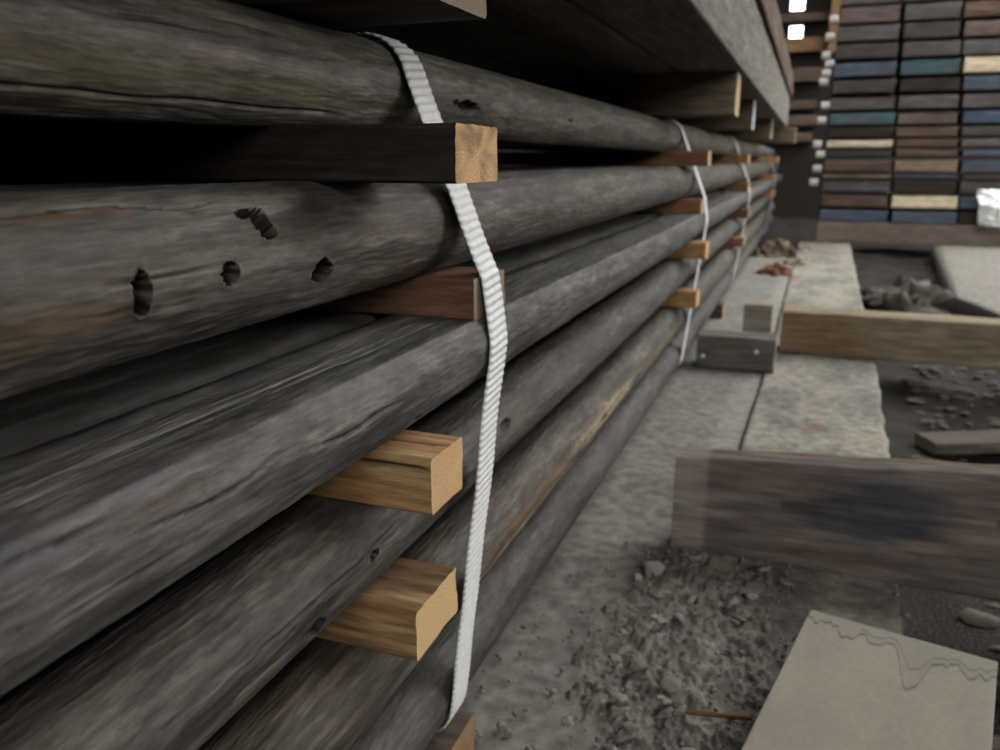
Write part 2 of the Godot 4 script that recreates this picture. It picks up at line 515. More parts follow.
	for q in list:
		var g: Array = gaps[q[1]]
		var o: Dictionary = q[5].duplicate(true)
		o.seg = 90 if q[0] == 0 else 8
		o.sub = 28 if q[0] == 0 else 3
		o.rough = 0.0007
		o.uv = 0.4
		o.chamfer = 0.0012
		var L := 1.3 if q[0] == 0 else 0.95
		if q[0] == 0 and q[1] == 2:
			o.slots = [[0, 0.80, -0.003, -0.045, 0.085, 0.005], [1, 0.55, -0.012, -0.085, 0.045, 0.003]]
		if q[0] == 0 and q[1] == 3:
			o.rough = 0.0013
			o.base = [0.36, 0.205, 0.095]; o.alt = [0.30, 0.165, 0.08]; o.end = [0.64, 0.43, 0.21]
			o.spots = [[1, 0.5, -0.05, 0.8, 0.09, [0.17, 0.105, 0.062], 0.75]]
		var lab: String = q[6]
		if lab == "":
			lab = "%s spacer %s at the %s strap" % ["reddish-brown" if q[5] == red else "orange-brown" if q[5] == rust else ("raw pine" if q[5] == pine else "dark"), where[q[1]], setn[q[0]]]
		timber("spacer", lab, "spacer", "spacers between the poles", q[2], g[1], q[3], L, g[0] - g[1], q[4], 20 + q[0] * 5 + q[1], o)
	# ---- bearers under the stack ----
	for k in 3:
		var bo := {"base": [0.13, 0.10, 0.075], "alt": [0.10, 0.08, 0.065], "pale": [0.2, 0.15, 0.1], "end": [0.36, 0.20, 0.10], "seg": 12, "sub": 4}
		timber("bearer", ["brown bearer end under the lowest pole below the nearest strap", "short bearer under the lowest pole behind the near beam", "far bearer under the lowest pole"][k], "bearer", "bearers under the pole stack", -0.472, -FH, [-1.05, -5.6, -9.5][k], 0.62, FH - 0.948, 0.15, 50 + k, bo)
	# ---- straps ----
	var path := strap_path()
	var near := strap_mesh(path, 0.068, 0.0016, true)
	var far := strap_mesh(path, 0.072, 0.006, false)
	var spos := [-1.074, -3.66, -6.35, -11.0]
	for k in 4:
		var st := put("strap", near if k == 0 else far)
		st.position = P(0, 0, spos[k])
		tag(st, ["nearest white woven strap wrapped down the front of the pole stack", "second white strap from the camera around the pole stack", "third white strap from the camera around the pole stack", "farthest white strap around the pole stack"][k], "strap", "straps around the pole stack")

func strap_path() -> PackedVector2Array:
	# the hull of the poles' fronts and of the spacer that sticks out under the second pole
	var pts := PackedVector2Array()
	for p in POLES:
		for k in 44:
			var a := deg_to_rad(-90.0 + 5.0 * k)
			pts.append(Vector2(p[0], p[1]) + Vector2(cos(a), sin(a)) * (p[2] + 0.0042))
	pts.append(Vector2(-0.4215, -0.161)); pts.append(Vector2(-0.4215, -0.219))
	pts.append(Vector2(-0.9, 0.12)); pts.append(Vector2(-0.9, -0.9))
	var hull := Geometry2D.convex_hull(pts)
	# order from the top of the first pole down its front and under the last one
	var n := hull.size() - 1
	var start := 0
	for i in n:
		if hull[i].y > hull[start].y: start = i
	var dir := 1 if hull[(start + 1) % n].x > hull[(start - 1 + n) % n].x else -1
	var out := PackedVector2Array([Vector2(-0.70, 0.160), Vector2(-0.64, 0.164)])
	var i2 := start
	while true:
		out.append(hull[i2])
		if hull[i2].y < -0.94 and hull[i2].x < -0.54: break
		i2 = (i2 + dir + n) % n
		if out.size() > 400: break
	out.append(Vector2(-0.60, -0.9525))
	return out

func strap_mesh(path: PackedVector2Array, wid: float, step: float, ribs: bool) -> ArrayMesh:
	var c := Curve2D.new()
	for p in path: c.add_point(p * S)
	c.bake_interval = 0.002
	var L := c.get_baked_length()
	var nv := int(L / (step * S * 0.9)) + 2
	var across := 14 if ribs else 4
	var nu := (across + 1) * 2 + 1
	var pos := PackedVector3Array(); var col := PackedColorArray(); var uv := PackedVector2Array()
	for j in nv:
		var s := L * j / (nv - 1)
		var p := c.sample_baked(s)
		var t := (c.sample_baked(minf(s + 0.003, L)) - c.sample_baked(maxf(s - 0.003, 0.0))).normalized()
		var n := Vector2(-t.y, t.x)
		if n.x < 0 and absf(n.x) > absf(n.y): n = -n
		if absf(n.y) >= absf(n.x) and n.y * (p.y / S + 0.4) < 0: n = -n
		for i in nu:
			var top := i <= across or i == nu - 1
			var f: float = 0.0 if i == nu - 1 else (float(i) / across if i <= across else 1.0 - float(i - across - 1) / across)
			var zz := (0.5 - f) * wid * S
			zz += 0.0022 * nc.get_noise_1d(s * 9.0)
			var th := 0.0
			var shade := 0.0
			if top:
				th = 0.0012
				if ribs:
					var ph := s / 0.0060 + f * 0.5
					var tri := absf(ph - floorf(ph) - 0.5) * 2.0
					th += 0.0013 * tri
				if f < 0.03 or f > 0.97: th *= 0.55
			shade = nz.get_noise_2d(s * 60.0, f * 4.0) * 0.06 + nc.get_noise_2d(s * 900.0, f * 30.0) * 0.03
			var q := p + n * th
			pos.append(Vector3(q.x, q.y, zz))
			var k := 0.45 + shade
			col.append(Color(k, k * 1.01, k * 1.02) if not (top and f > 0.90 and f < 0.97) else Color(k * 0.92, k * 0.74, k * 0.72))
			uv.append(Vector2(f, s * 10.0))
	var mesh := ArrayMesh.new()
	# path points are metres from the camera; bring them to the node at floor height
	add_surface(mesh, grid_arrays(pos, col, uv, nu, nv, true, true), M.strap)
	return mesh

# ================= the bundle that lies on top =================
func build_upper_stack() -> void:
	var old := {"base": [0.115, 0.092, 0.070], "alt": [0.090, 0.075, 0.062], "pale": [0.19, 0.165, 0.135], "end": [0.24, 0.18, 0.125], "seg": 40, "sub": 6, "rough": 0.0015}
	var raw := {"base": [0.26, 0.205, 0.14], "alt": [0.21, 0.165, 0.12], "pale": [0.36, 0.29, 0.2], "end": [0.50, 0.35, 0.20], "seg": 10, "sub": 4}
	var blu := {"base": [0.26, 0.205, 0.14], "alt": [0.21, 0.165, 0.12], "pale": [0.36, 0.29, 0.2], "end": [0.55, 0.62, 0.75], "seg": 10, "sub": 4}
	var top := 0.165
	timber("bearer", "dark rough bearer nearest the camera on top of the topmost pole", "bearer", "bearers under the upper beams", -0.388, top, -0.895, 0.9, 0.16, 0.17, 61, old)
	timber("bearer", "raw timber bearer under the upper beams behind the second strap", "bearer", "bearers under the upper beams", -0.290, top, -3.38, 0.9, 0.157, 0.17, 62, raw)
	timber("bearer", "bearer with a bluish-white painted end under the upper beams", "bearer", "bearers under the upper beams", -0.330, top, -4.95, 0.9, 0.157, 0.17, 63, blu)
	timber("bearer", "brown bearer farther along under the upper beams", "bearer", "bearers under the upper beams", -0.330, top, -7.2, 0.9, 0.157, 0.2, 64, raw)
	timber("bearer", "farthest raw bearer sticking out from under the upper beams", "bearer", "bearers under the upper beams", -0.180, top, -9.1, 0.9, 0.157, 0.2, 65, raw)
	var face := {"base": [0.235, 0.215, 0.185], "alt": [0.20, 0.185, 0.165], "pale": [0.30, 0.28, 0.245], "end": [0.3, 0.25, 0.2], "seg": 50, "sub": 6, "rough": 0.002}
	var names := ["long grey beam on the outer side of the stack overhead", "long beam second from the outside overhead", "long beam third from the outside overhead", "long innermost beam overhead"]
	for k in 4:
		var b := timber("long_beam", names[k], "beam", "beams on top of the pole stack", -0.266 - 0.25 * k - 0.12, top + 0.157, -9.0, 11.0, 0.29, 0.235, 70 + k, face, 90.0)
		b.rotation_degrees.y = 90.0   # local -x runs towards +z
	var brown := {"base": [0.155, 0.105, 0.078], "alt": [0.11, 0.075, 0.058], "pale": [0.28, 0.21, 0.16], "end": [0.3, 0.25, 0.2], "seg": 30, "sub": 4, "rough": 0.002}
	for k in 4:
		timber("long_beam", ["brown rough beam resting on the grey outer beam overhead", "brown upper beam second from the outside", "brown upper beam third from the outside", "brown innermost upper beam"][k], "beam", "beams on top of the pole stack", -0.245 - 0.25 * k - 0.12, top + 0.157 + 0.30, -9.2, 11.0, 0.18, 0.235, 76 + k, brown, 90.0)

# ================= timbers on the walkway =================
func build_walkway_timbers() -> void:
	var f := {"base": [0.235, 0.190, 0.165], "alt": [0.175, 0.155, 0.152], "pale": [0.33, 0.265, 0.215], "end": [0.25, 0.2, 0.16], "seg": 150, "sub": 16, "rough": 0.0016, "chamfer": 0.004, "h2": 0.268 * S, "band": [-1.143, [0.40, 0.345, 0.32]],
		"spots": [[0, 0.55, -0.93, 0.35, 0.10, [0.085, 0.085, 0.105], 0.8], [0, 0.45, -0.72, 0.3, 0.08, [0.095, 0.095, 0.11], 0.7], [1, 0.9, -0.7, 0.3, 0.6, [0.32, 0.22, 0.13], 0.6], [0, 0.1, -0.98, 0.15, 0.09, [0.2, 0.15, 0.12], 0.6]],
		"slots": [[0, 0.60, -0.96, -1.05, 0.05, 0.003], [0, 0.48, -0.88, -0.97, 0.05, 0.003], [0, 0.62, -0.70, -0.80, 0.04, 0.003]]}
	timber("near_beam", "squared brown-grey beam with dark stains across the walkway, nearest the camera", "beam", "", 2.10, -FH, -2.105, 2.37, 0.43, 0.10, 81, f)
	var m := {"base": [0.40, 0.32, 0.215], "alt": [0.35, 0.285, 0.20], "pale": [0.48, 0.40, 0.29], "end": [0.4, 0.33, 0.24], "seg": 60, "sub": 6, "rough": 0.0015, "chamfer": 0.004,
		"spots": [[0, 0.5, -1.05, 1.0, 0.14, [0.33, 0.215, 0.125], 0.7]]}
	timber("pale_beam", "pale tan beam lying across the walkway beyond the near beam", "beam", "", 2.20, -FH, -4.66, 2.273, 0.235, 0.2, 82, m, 5.5 * 0.0 - 2.0)
	var b := {"base": [0.20, 0.19, 0.165], "alt": [0.165, 0.155, 0.14], "pale": [0.28, 0.26, 0.22], "end": [0.38, 0.35, 0.30], "seg": 24, "sub": 8, "rough": 0.0015}
	var bl := timber("short_block", "short grey timber block with a nail, beside the pole stack", "block", "", -0.085, -FH, -4.22, 0.385, 0.17, 0.17, 83, b)
	var nail := SphereMesh.new()
	nail.radius = 0.006; nail.height = 0.007; nail.radial_segments = 14; nail.rings = 7
	nail.material = plain([0.75, 0.75, 0.75], M.metal)
	for q in [[-0.045, 0.052], [-0.175, 0.03]]:
		var nl := put("nail", nail, bl)
		nl.position = Vector3(q[0], q[1], 0.085 * S + 0.0002)
		nl.rotation_degrees.x = 90
		nl.set_meta("label", "shiny nail head")
	timber("small_block", "small pale block set against the left end of the tan beam", "block", "", -0.125, -FH, -4.60, 0.15, 0.28, 0.16, 84, {"base": [0.44, 0.39, 0.31], "alt": [0.38, 0.34, 0.28], "pale": [0.5, 0.45, 0.37], "seg": 6, "sub": 5})

func plain(c: Array, like: StandardMaterial3D) -> StandardMaterial3D:
	var m: StandardMaterial3D = like.duplicate()
	m.vertex_color_use_as_albedo = false
	m.albedo_color = lin(c).linear_to_srgb()
	return m

# ================= room =================
func box_part(called: String, parent: Node, at: Vector3, size: Vector3, mat: Material) -> MeshInstance3D:
	var b := BoxMesh.new()
	b.size = size
	b.material = mat
	var o := put(called, b, parent)
	o.position = at
	return o

func build_room() -> void:
	var wallm := plain([0.055, 0.040, 0.031], M.soil)
	wallm.heightmap_enabled = false
	var roofm := plain([0.12, 0.11, 0.10], M.soil)
	roofm.heightmap_enabled = false
	var X0 := -2.4; var X1 := 5.4; var Z0 := -9.0; var Z1 := 2.6; var T := 0.12; var HT := 3.4
	# roof with an unseen opening over the aisle, added to bring light from above
	var c := Node3D.new(); c.name = "ceiling"; add_child(c); tag(c, "", "", "", "structure")
	var ga := 0.4; var gb := 3.8; var gz0 := -8.6; var gz1 := -2.6
	box_part("roof_deck", c, Vector3((X0 + ga) / 2 - T / 2, HT + T / 2, (Z0 + Z1) / 2), Vector3(ga - X0 + T, T, Z1 - Z0 + 2 * T), roofm)
	box_part("roof_deck", c, Vector3((X1 + gb) / 2 + T / 2, HT + T / 2, (Z0 + Z1) / 2), Vector3(X1 - gb + T, T, Z1 - Z0 + 2 * T), roofm)
	box_part("roof_deck", c, Vector3((ga + gb) / 2, HT + T / 2, (Z0 - T + gz0) / 2), Vector3(gb - ga, T, gz0 - Z0 + T), roofm)
	box_part("roof_deck", c, Vector3((ga + gb) / 2, HT + T / 2, (gz1 + Z1 + T) / 2), Vector3(gb - ga, T, Z1 + T - gz1), roofm)
	var wl := Node3D.new(); wl.name = "wall_left"; add_child(wl); tag(wl, "", "", "", "structure")
	box_part("panel", wl, Vector3(X0 - T / 2, HT / 2 - 0.15, (Z0 + Z1) / 2), Vector3(T, HT + 0.3, Z1 - Z0), wallm)
	# front wall behind the camera with a wide opening above a sill
	var wf := Node3D.new(); wf.name = "wall_front"; add_child(wf); tag(wf, "", "", "", "structure")
	var da := 0.2; var db := 5.2; var ds := 1.7; var dh := 3.2
	box_part("sill_wall", wf, Vector3((X0 + X1) / 2, ds / 2 - 0.15, Z1 + T / 2), Vector3(X1 - X0 + 2 * T, ds + 0.3, T), wallm)
	box_part("lintel", wf, Vector3((X0 + X1) / 2, (dh + HT) / 2, Z1 + T / 2), Vector3(X1 - X0 + 2 * T, HT - dh, T), wallm)
	box_part("pier", wf, Vector3((X0 - T + da) / 2, (ds + dh) / 2, Z1 + T / 2), Vector3(da - X0 + T, dh - ds, T), wallm)
	box_part("pier", wf, Vector3((X1 + T + db) / 2, (ds + dh) / 2, Z1 + T / 2), Vector3(X1 + T - db, dh - ds, T), wallm)
	# right wall: low wall, lintel and two piers round the wide opening
	var wr := Node3D.new(); wr.name = "wall_right"; add_child(wr); tag(wr, "", "", "", "structure")
	var oz0 := -8.6; var oz1 := -2.4; var oy0 := 0.35; var oy1 := 3.2
	box_part("sill_wall", wr, Vector3(X1 + T / 2, oy0 / 2 - 0.15, (Z0 + Z1) / 2), Vector3(T, oy0 + 0.3, Z1 - Z0), wallm)
	box_part("lintel", wr, Vector3(X1 + T / 2, (oy1 + HT) / 2, (Z0 + Z1) / 2), Vector3(T, HT - oy1, Z1 - Z0), wallm)
	box_part("pier", wr, Vector3(X1 + T / 2, (oy0 + oy1) / 2, (Z0 + oz0) / 2), Vector3(T, oy1 - oy0, oz0 - Z0), wallm)
	box_part("pier", wr, Vector3(X1 + T / 2, (oy0 + oy1) / 2, (oz1 + Z1) / 2), Vector3(T, oy1 - oy0, Z1 - oz1), wallm)
	# back wall of upright boards with two small gaps that show the sky
	var wb := Node3D.new(); wb.name = "wall_back"; add_child(wb); tag(wb, "", "", "", "structure")
	var holes := [[-0.336, -0.208, 1.94, 2.10], [-0.326, -0.204, 1.69, 1.81]]   # x0 x1 y0 y1 in metres on the wall
	var sx := [X0, -0.336, -0.326, -0.208, -0.204, X1]
	for i in sx.size() - 1:
		var xa: float = sx[i]; var xb: float = sx[i + 1]
		var y := -0.3
		var cuts := []
		for h in [holes[1], holes[0]]:
			if (xa + xb) / 2 > h[0] and (xa + xb) / 2 < h[1]: cuts.append(h)
		for h in cuts:
			box_part("panel", wb, Vector3((xa + xb) / 2, (y + h[2]) / 2, Z0 - T / 2), Vector3(xb - xa, h[2] - y, T), wallm)
			y = h[3]
		box_part("panel", wb, Vector3((xa + xb) / 2, (y + HT) / 2, Z0 - T / 2), Vector3(xb - xa, HT - y, T), wallm)

# ================= ground =================
func slab_mesh(outline: Array, y0: float, y1: float, sd: int, base: Array, alt: Array, spots: Array) -> ArrayMesh:
	# outline: rows of [z, x left, x right] from near to far (units); a slab with a worn rim
	var nu := 42
	var pos := PackedVector3Array(); var col := PackedColorArray(); var uv := PackedVector2Array()
	var zs := []
	var zz: float = outline[0][0]
	while zz > outline[-1][0]:
		zs.append(zz); zz -= maxf(0.012 * absf(zz), 0.014)
	zs.append(outline[-1][0])
	var nv := zs.size()
	for j in nv:
		var z: float = zs[j]
		var xl := 0.0; var xr := 0.0
		for k in outline.size() - 1:
			if z <= outline[k][0] and z >= outline[k + 1][0]:
				var t: float = (z - outline[k][0]) / (outline[k + 1][0] - outline[k][0])
				xl = lerpf(outline[k][1], outline[k + 1][1], t); xr = lerpf(outline[k][2], outline[k + 1][2], t)
		xl += 0.006 * nz.get_noise_2d(z * 6.0, sd); xr += 0.010 * nz.get_noise_2d(z * 5.0, sd + 9.0)
		var edge_row := j == 0 or j == nv - 1
		for i in nu:
			var t2 := clampf((i - 1.0) / (nu - 3.0), 0.0, 1.0)
			var x := lerpf(xl, xr, t2)
			var y := y1 + 0.006 * nz.get_noise_3d(x * 3.0, z * 3.0, sd) + 0.003 * nz.get_noise_3d(x * 16.0, z * 16.0, sd)
			if i == 1 or i == nu - 2: y -= 0.006
			if i == 0 or i == nu - 1 or edge_row: y = y0
			var n1 := nz.get_noise_3d(x * 3.0 + sd, 5.0, z * 2.0)
			var n2 := nz.get_noise_3d(x * 14.0, sd, z * 10.0)
			var c := lin(base).lerp(lin(alt), clampf(0.5 + n1 * 1.5 + n2 * 0.7, 0.0, 1.0))
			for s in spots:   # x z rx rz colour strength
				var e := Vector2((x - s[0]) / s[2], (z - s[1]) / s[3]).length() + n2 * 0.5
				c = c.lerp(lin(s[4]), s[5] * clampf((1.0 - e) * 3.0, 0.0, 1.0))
			pos.append(P(x, y, z)); col.append(c); uv.append(Vector2(x, z))
	var mesh := ArrayMesh.new()
	add_surface(mesh, grid_arrays(pos, col, uv, nu, nv, false), M.stone)
	return mesh

func build_ground() -> void:
	var fl := Node3D.new(); fl.name = "floor"; add_child(fl); tag(fl, "", "", "", "structure")
	# soil, lumpy, a little lower than the walkway
	var nu := 150; var nv := 200
	var pos := PackedVector3Array(); var col := PackedColorArray(); var uv := PackedVector2Array()
	for j in nv:
		var z := 5.2 - 23.4 * j / (nv - 1)
		for i in nu:
			var x := -4.8 + 13.2 * i / (nu - 1)
			var n := nz.get_noise_2d(x * 1.1, z * 1.1)
			var n2 := nz.get_noise_2d(x * 4.0 + 30.0, z * 4.0)
			var y := -FH - 0.14 + 0.05 * n + 0.025 * n2
			if x < 0.3: y = minf(y, -FH - 0.10)
			pos.append(P(x, y, z))
			col.append(Color(0.042, 0.036, 0.030).lerp(Color(0.10, 0.086, 0.070), clampf(0.4 + n2 * 1.2, 0.0, 1.0)))
			uv.append(Vector2(x, z))
	var soil := ArrayMesh.new()
	add_surface(soil, grid_arrays(pos, col, uv, nu, nv, false), M.soil)
	put("soil", soil, fl)
	var y0 := -FH - 0.13
	var grey := [0.215, 0.205, 0.185]; var pale := [0.365, 0.335, 0.275]; var dim := [0.165, 0.155, 0.14]
	put("slab", slab_mesh([[5.0, -4.8, -0.17], [-1.9, -4.8, -0.18], [-4.4, -4.8, -0.135], [-9.4, -4.8, -0.08]], y0, -FH - 0.003, 3, grey, [0.255, 0.245, 0.215], [[-0.2, -1.9, 0.16, 0.5, [0.13, 0.115, 0.095], 0.8]]), fl)  # dark spot: brown dirt together with the near beam's shadow, painted in
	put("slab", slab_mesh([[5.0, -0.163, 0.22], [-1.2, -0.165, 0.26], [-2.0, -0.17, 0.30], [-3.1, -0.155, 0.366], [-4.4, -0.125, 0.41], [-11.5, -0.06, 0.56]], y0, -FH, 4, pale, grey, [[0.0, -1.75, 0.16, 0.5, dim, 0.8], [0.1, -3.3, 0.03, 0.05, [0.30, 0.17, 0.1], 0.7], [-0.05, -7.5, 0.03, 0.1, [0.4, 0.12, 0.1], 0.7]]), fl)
	put("slab", slab_mesh([[-6.2, 1.30, 3.2], [-7.0, 1.12, 3.4], [-11.3, 1.50, 6.0]], y0, -FH + 0.02, 5, grey, [0.25, 0.225, 0.19], []), fl)

# ================= stack of timbers at the far end =================
func build_far_stack() -> void:
	var rows := [1.995, 1.817, 1.607, 1.401, 1.199, 0.995, 0.8, 0.604, 0.425, 0.274, 0.153, 0.043, -0.141, -0.215, -0.389, -0.583, -0.773]
	var Z := -11.4
	var cols := ["left", "middle", "right"]
	var bases := {
		"g": ["grey", [0.155, 0.140, 0.130], [0.12, 0.112, 0.107]], "d": ["dark grey", [0.085, 0.078, 0.072], [0.11, 0.10, 0.09]], "p": ["pinkish-brown", [0.20, 0.145, 0.130], [0.16, 0.12, 0.11]],
		"b": ["dull blue", [0.085, 0.125, 0.180], [0.12, 0.13, 0.15]], "t": ["teal-stained", [0.075, 0.150, 0.170], [0.12, 0.14, 0.15]], "n": ["brown", [0.165, 0.105, 0.080], [0.12, 0.08, 0.065]],
		"c": ["cream", [0.78, 0.62, 0.42], [0.85, 0.76, 0.62]], "k": ["blackish", [0.045, 0.035, 0.03], [0.06, 0.045, 0.035]], "a": ["tan", [0.33, 0.25, 0.18], [0.26, 0.2, 0.15]]}
	var kinds := ["gpgdbdgtkcdnagnb", "ggdgtkgpnnnabkcb", "dnpgcbgbdgbbddbk"]
	var ordn := ["topmost", "second", "third", "fourth", "fifth", "sixth", "seventh", "eighth", "ninth", "tenth", "eleventh", "twelfth", "thirteenth", "fourteenth", "fifteenth", "lowest"]
	var rg := RandomNumberGenerator.new()
	rg.seed = 5
	var edges := [0.140, 0.995, 1.775, 2.62]
	for c in 3:
		for r in 16:
			var yt: float = rows[r]; var yb: float = rows[r + 1]
			var k: Array = bases[kinds[c][r]]
			var lean := -0.055 * (yt + 0.77)   # the columns drift left towards the top
			var x0: float = edges[c] + lean * c + 0.012 + rg.randf() * 0.02
			var x1: float = edges[c + 1] + lean * (c + 1) - 0.012 - rg.randf() * 0.03
			var out := 0.06 * rg.randf()
			var o := {"base": k[1], "alt": k[2], "pale": [k[1][0] * 1.35 + 0.02, k[1][1] * 1.35 + 0.02, k[1][2] * 1.35 + 0.02], "end": k[1], "seg": 3, "sub": 5, "chamfer": 0.004, "rough": 0.002}
			var th := (yt - yb) - 0.034 - 0.016 * rg.randf()
			var shift := 0.0 if c == 0 else (0.012 if c == 1 else 0.025)
			var b := timber("stacked_plank", "", "", "", x1, yb, Z - 0.45 + out, x1 - x0, th, 0.9, 100 + c * 20 + r, o)
			tag(b, "%s plank, %s layer in the %s column of the far stack" % [k[0], ordn[r], cols[c]], "plank", "planks of the far stack")
	timber("stack_bearer", "wide brown bearer under the far stack of planks", "bearer", "", 3.2, -1.027, Z - 0.2, 3.06, 0.25, 0.5, 170, {"base": [0.25, 0.195, 0.155], "alt": [0.2, 0.16, 0.14], "pale": [0.3, 0.25, 0.2], "seg": 20, "sub": 4})
	# pale sticker ends showing along the left side of the far stack
	for r in 12:
		var yy: float = [1.62, 1.42, 1.21, 1.11, 1.0, 0.9, 0.62, 0.44, 0.15, 0.03, -0.15, -0.32][r]
		var st := timber("sticker", "pale sticker end on the left side of the far stack, %s from the top" % (ordn[r] if r > 0 else "first"), "sticker", "pale sticker ends beside the far stack", 0.145, yy, Z + 0.02, 0.10, 0.085, 0.12, 180 + r, {"base": [0.80, 0.77, 0.73], "alt": [0.7, 0.66, 0.62], "pale": [0.85, 0.83, 0.8], "end": [0.8, 0.77, 0.73], "seg": 2, "sub": 3, "chamfer": 0.008})
		st.position.x -= 0.012 * (r % 3)
	# crumpled white plastic sheet
	var nu := 40; var nv := 30
	var pos := PackedVector3Array(); var col := PackedColorArray(); var uv := PackedVector2Array()
	for j in nv:
		for i in nu:
			var u := float(i) / (nu - 1); var v := float(j) / (nv - 1)
			var n := nz.get_noise_2d(u * 3.0, v * 3.0); var n2 := nz.get_noise_2d(u * 9.0 + 5.0, v * 9.0)
			var x := 1.90 + 0.75 * u + 0.07 * (1.0 - v) * (1.0 - u) + 0.02 * n
			var y := -0.77 + 0.42 * v + 0.05 * u * v + 0.02 * n2
			var bulge := 0.10 * sin(PI * u) + 0.08 * sin(PI * v)
			pos.append(P(x, y, Z + 0.08 + bulge + 0.05 * n + 0.012 * n2))
			col.append(Color(0.82, 0.84, 0.86)); uv.append(Vector2(u, v))
	for j in nv:
		for i in nu:
			var q := pos[j * nu + (nu - 1 - i)]
			pos.append(q + Vector3(0, 0, -0.002)); col.append(Color(0.82, 0.84, 0.86)); uv.append(Vector2(0, 0))
	var me := ArrayMesh.new()
	var half := nu * nv
	add_surface(me, grid_arrays(pos.slice(0, half), col.slice(0, half), uv.slice(0, half), nu, nv, false), M.plastic)
	add_surface(me, grid_arrays(pos.slice(half), col.slice(half), uv.slice(half), nu, nv, false), M.plastic)
	var sh := put("plastic_sheet", me)
	tag(sh, "crumpled white plastic sheet hanging at the lower right of the far stack", "sheet")

# ================= what leans about at the far wall =================
func build_far_clutter() -> void:
	var rg := RandomNumberGenerator.new()
	rg.seed = 9
	var orange := {"base": [0.30, 0.17, 0.09], "alt": [0.22, 0.12, 0.07], "pale": [0.36, 0.24, 0.15], "end": [0.4, 0.28, 0.17], "seg": 5, "sub": 3}
	var brown := {"base": [0.15, 0.105, 0.085], "alt": [0.11, 0.08, 0.065], "pale": [0.22, 0.17, 0.14], "end": [0.25, 0.18, 0.14], "seg": 5, "sub": 3}
	var spots := [[0.10, 2.60, "brown"], [0.12, 2.05, "orange"], [0.06, 1.50, "brown"], [-0.02, 0.98, "brown"], [0.02, 0.66, "brown"], [-0.04, 0.36, "brown"]]
	var hs := [0.14, 0.25, 0.25, 0.16, 0.2, 0.16]
	for i in 6:
		var t: Array = spots[i]
		timber("rail", "%s timber rail across the far wall, %s from the top" % [t[2], ["first", "second", "third", "fourth", "fifth", "sixth"][i]], "rail", "rails on the far wall", t[0], t[1], -17.87, 1.6, hs[i], 0.25, 200 + i, orange if t[2] == "orange" else brown)
	var po := timber("wall_post", "", "", "", 0.08, 0.0, -17.64, 1.7, 0.26, 0.2, 210, orange)
	po.position.y = 1.52
	po.rotation_degrees.z = -90
	tag(po, "orange-brown upright stud against the far wall left of the far stack", "post")
	# rust-brown lump and offcuts on the floor at the foot of the pole stack's far end
	for q in [[-0.22, -8.0, 0.15, [0.17, 0.075, 0.05], "rusty red-brown lump on the walkway beyond the pale block"], [-0.05, -8.9, 0.13, [0.36, 0.30, 0.22], "pale broken lump at the far end of the walkway"], [0.80, -6.95, 0.30, [0.115, 0.10, 0.085], "big dark clod of earth in the pit beyond the tan beam"], [0.14, -5.6, 0.0, [0.2, 0.2, 0.2], ""]]:
		if q[4] == "": continue
		var o := put("earth_lump" if q[2] > 0.2 else "rubble_lump", lump_mesh(q[2] * S, int(q[0] * 100) + 50, q[3], 24))
		o.position = P(q[0], (-FH - 0.10 if q[2] > 0.2 else -FH - 0.03), q[1])
		tag(o, q[4], "lump")
	var heap := [[-0.34, -9.6, 0.13], [-0.14, -10.1, 0.16], [0.06, -10.5, 0.14], [-0.30, -10.8, 0.18], [-0.02, -9.75, 0.09]]
	for k in 5:
		var hl := put("rubble_lump", lump_mesh(heap[k][2] * S, 400 + k * 13, [[0.20, 0.145, 0.10], [0.15, 0.105, 0.075], [0.27, 0.21, 0.15]][k % 3], 20))
		hl.position = P(heap[k][0], -FH - 0.06, heap[k][1])
		tag(hl, "brown lump of bark rubble between the pole stack and the far stack", "lump", "bark rubble at the far end")
	# earth lumps in the pit
	var pit := [[0.62, -3.1, 0.10], [1.25, -3.15, 0.12], [0.78, -2.6, 0.10], [0.55, -1.80, 0.06], [0.70, -1.62, 0.07], [1.30, -7.6, 0.16], [0.62, -7.7, 0.14]]
	for k in 7:
		var pl := put("earth_lump", lump_mesh(pit[k][2] * S, 500 + k * 11, [[0.13, 0.115, 0.095], [0.17, 0.155, 0.13]][k % 2], 20))
		pl.position = P(pit[k][0], -FH - 0.15, pit[k][1])
		tag(pl, ["dark earth lump in the pit close behind the near beam", "greyish earth lump in the pit beside the slanting old board", "dark earth lump in the pit nearest the near beam", "small greyish earth lump between the near beam and the stained board", "small dark earth lump at the right beside the stained board", "greyish earth lump in the pit under the right edge slab", "dark earth lump in the pit at the walkway edge beyond the tan beam"][k], "lump", "earth lumps in the pit")
	# things lying in the pit right of the walkway
	var st := {"base": [0.17, 0.145, 0.12], "alt": [0.13, 0.11, 0.09], "pale": [0.25, 0.22, 0.18], "end": [0.3, 0.25, 0.2], "seg": 12, "sub": 3, "rough": 0.002}
	timber("old_board", "old grey board lying slantwise in the dark pit", "board", "", 1.55, -FH - 0.12, -4.0, 1.1, 0.05, 0.16, 220, st, 24.0)
	timber("old_stick", "thin weathered stick in the pit behind the near beam", "stick", "", 0.95, -FH - 0.12, -3.2, 0.5, 0.03, 0.05, 221, st, -18.0)
	timber("old_stick", "thin weathered stick in the pit beside the stained board", "stick", "", 0.9, -FH - 0.12, -1.72, 0.5, 0.03, 0.06, 222, st, 12.0)
	# the water-stained board in the foreground
	var g := stained_board()
	g.position = P(0.083, -0.905, -1.618)
	g.rotation_degrees.y = -12.1

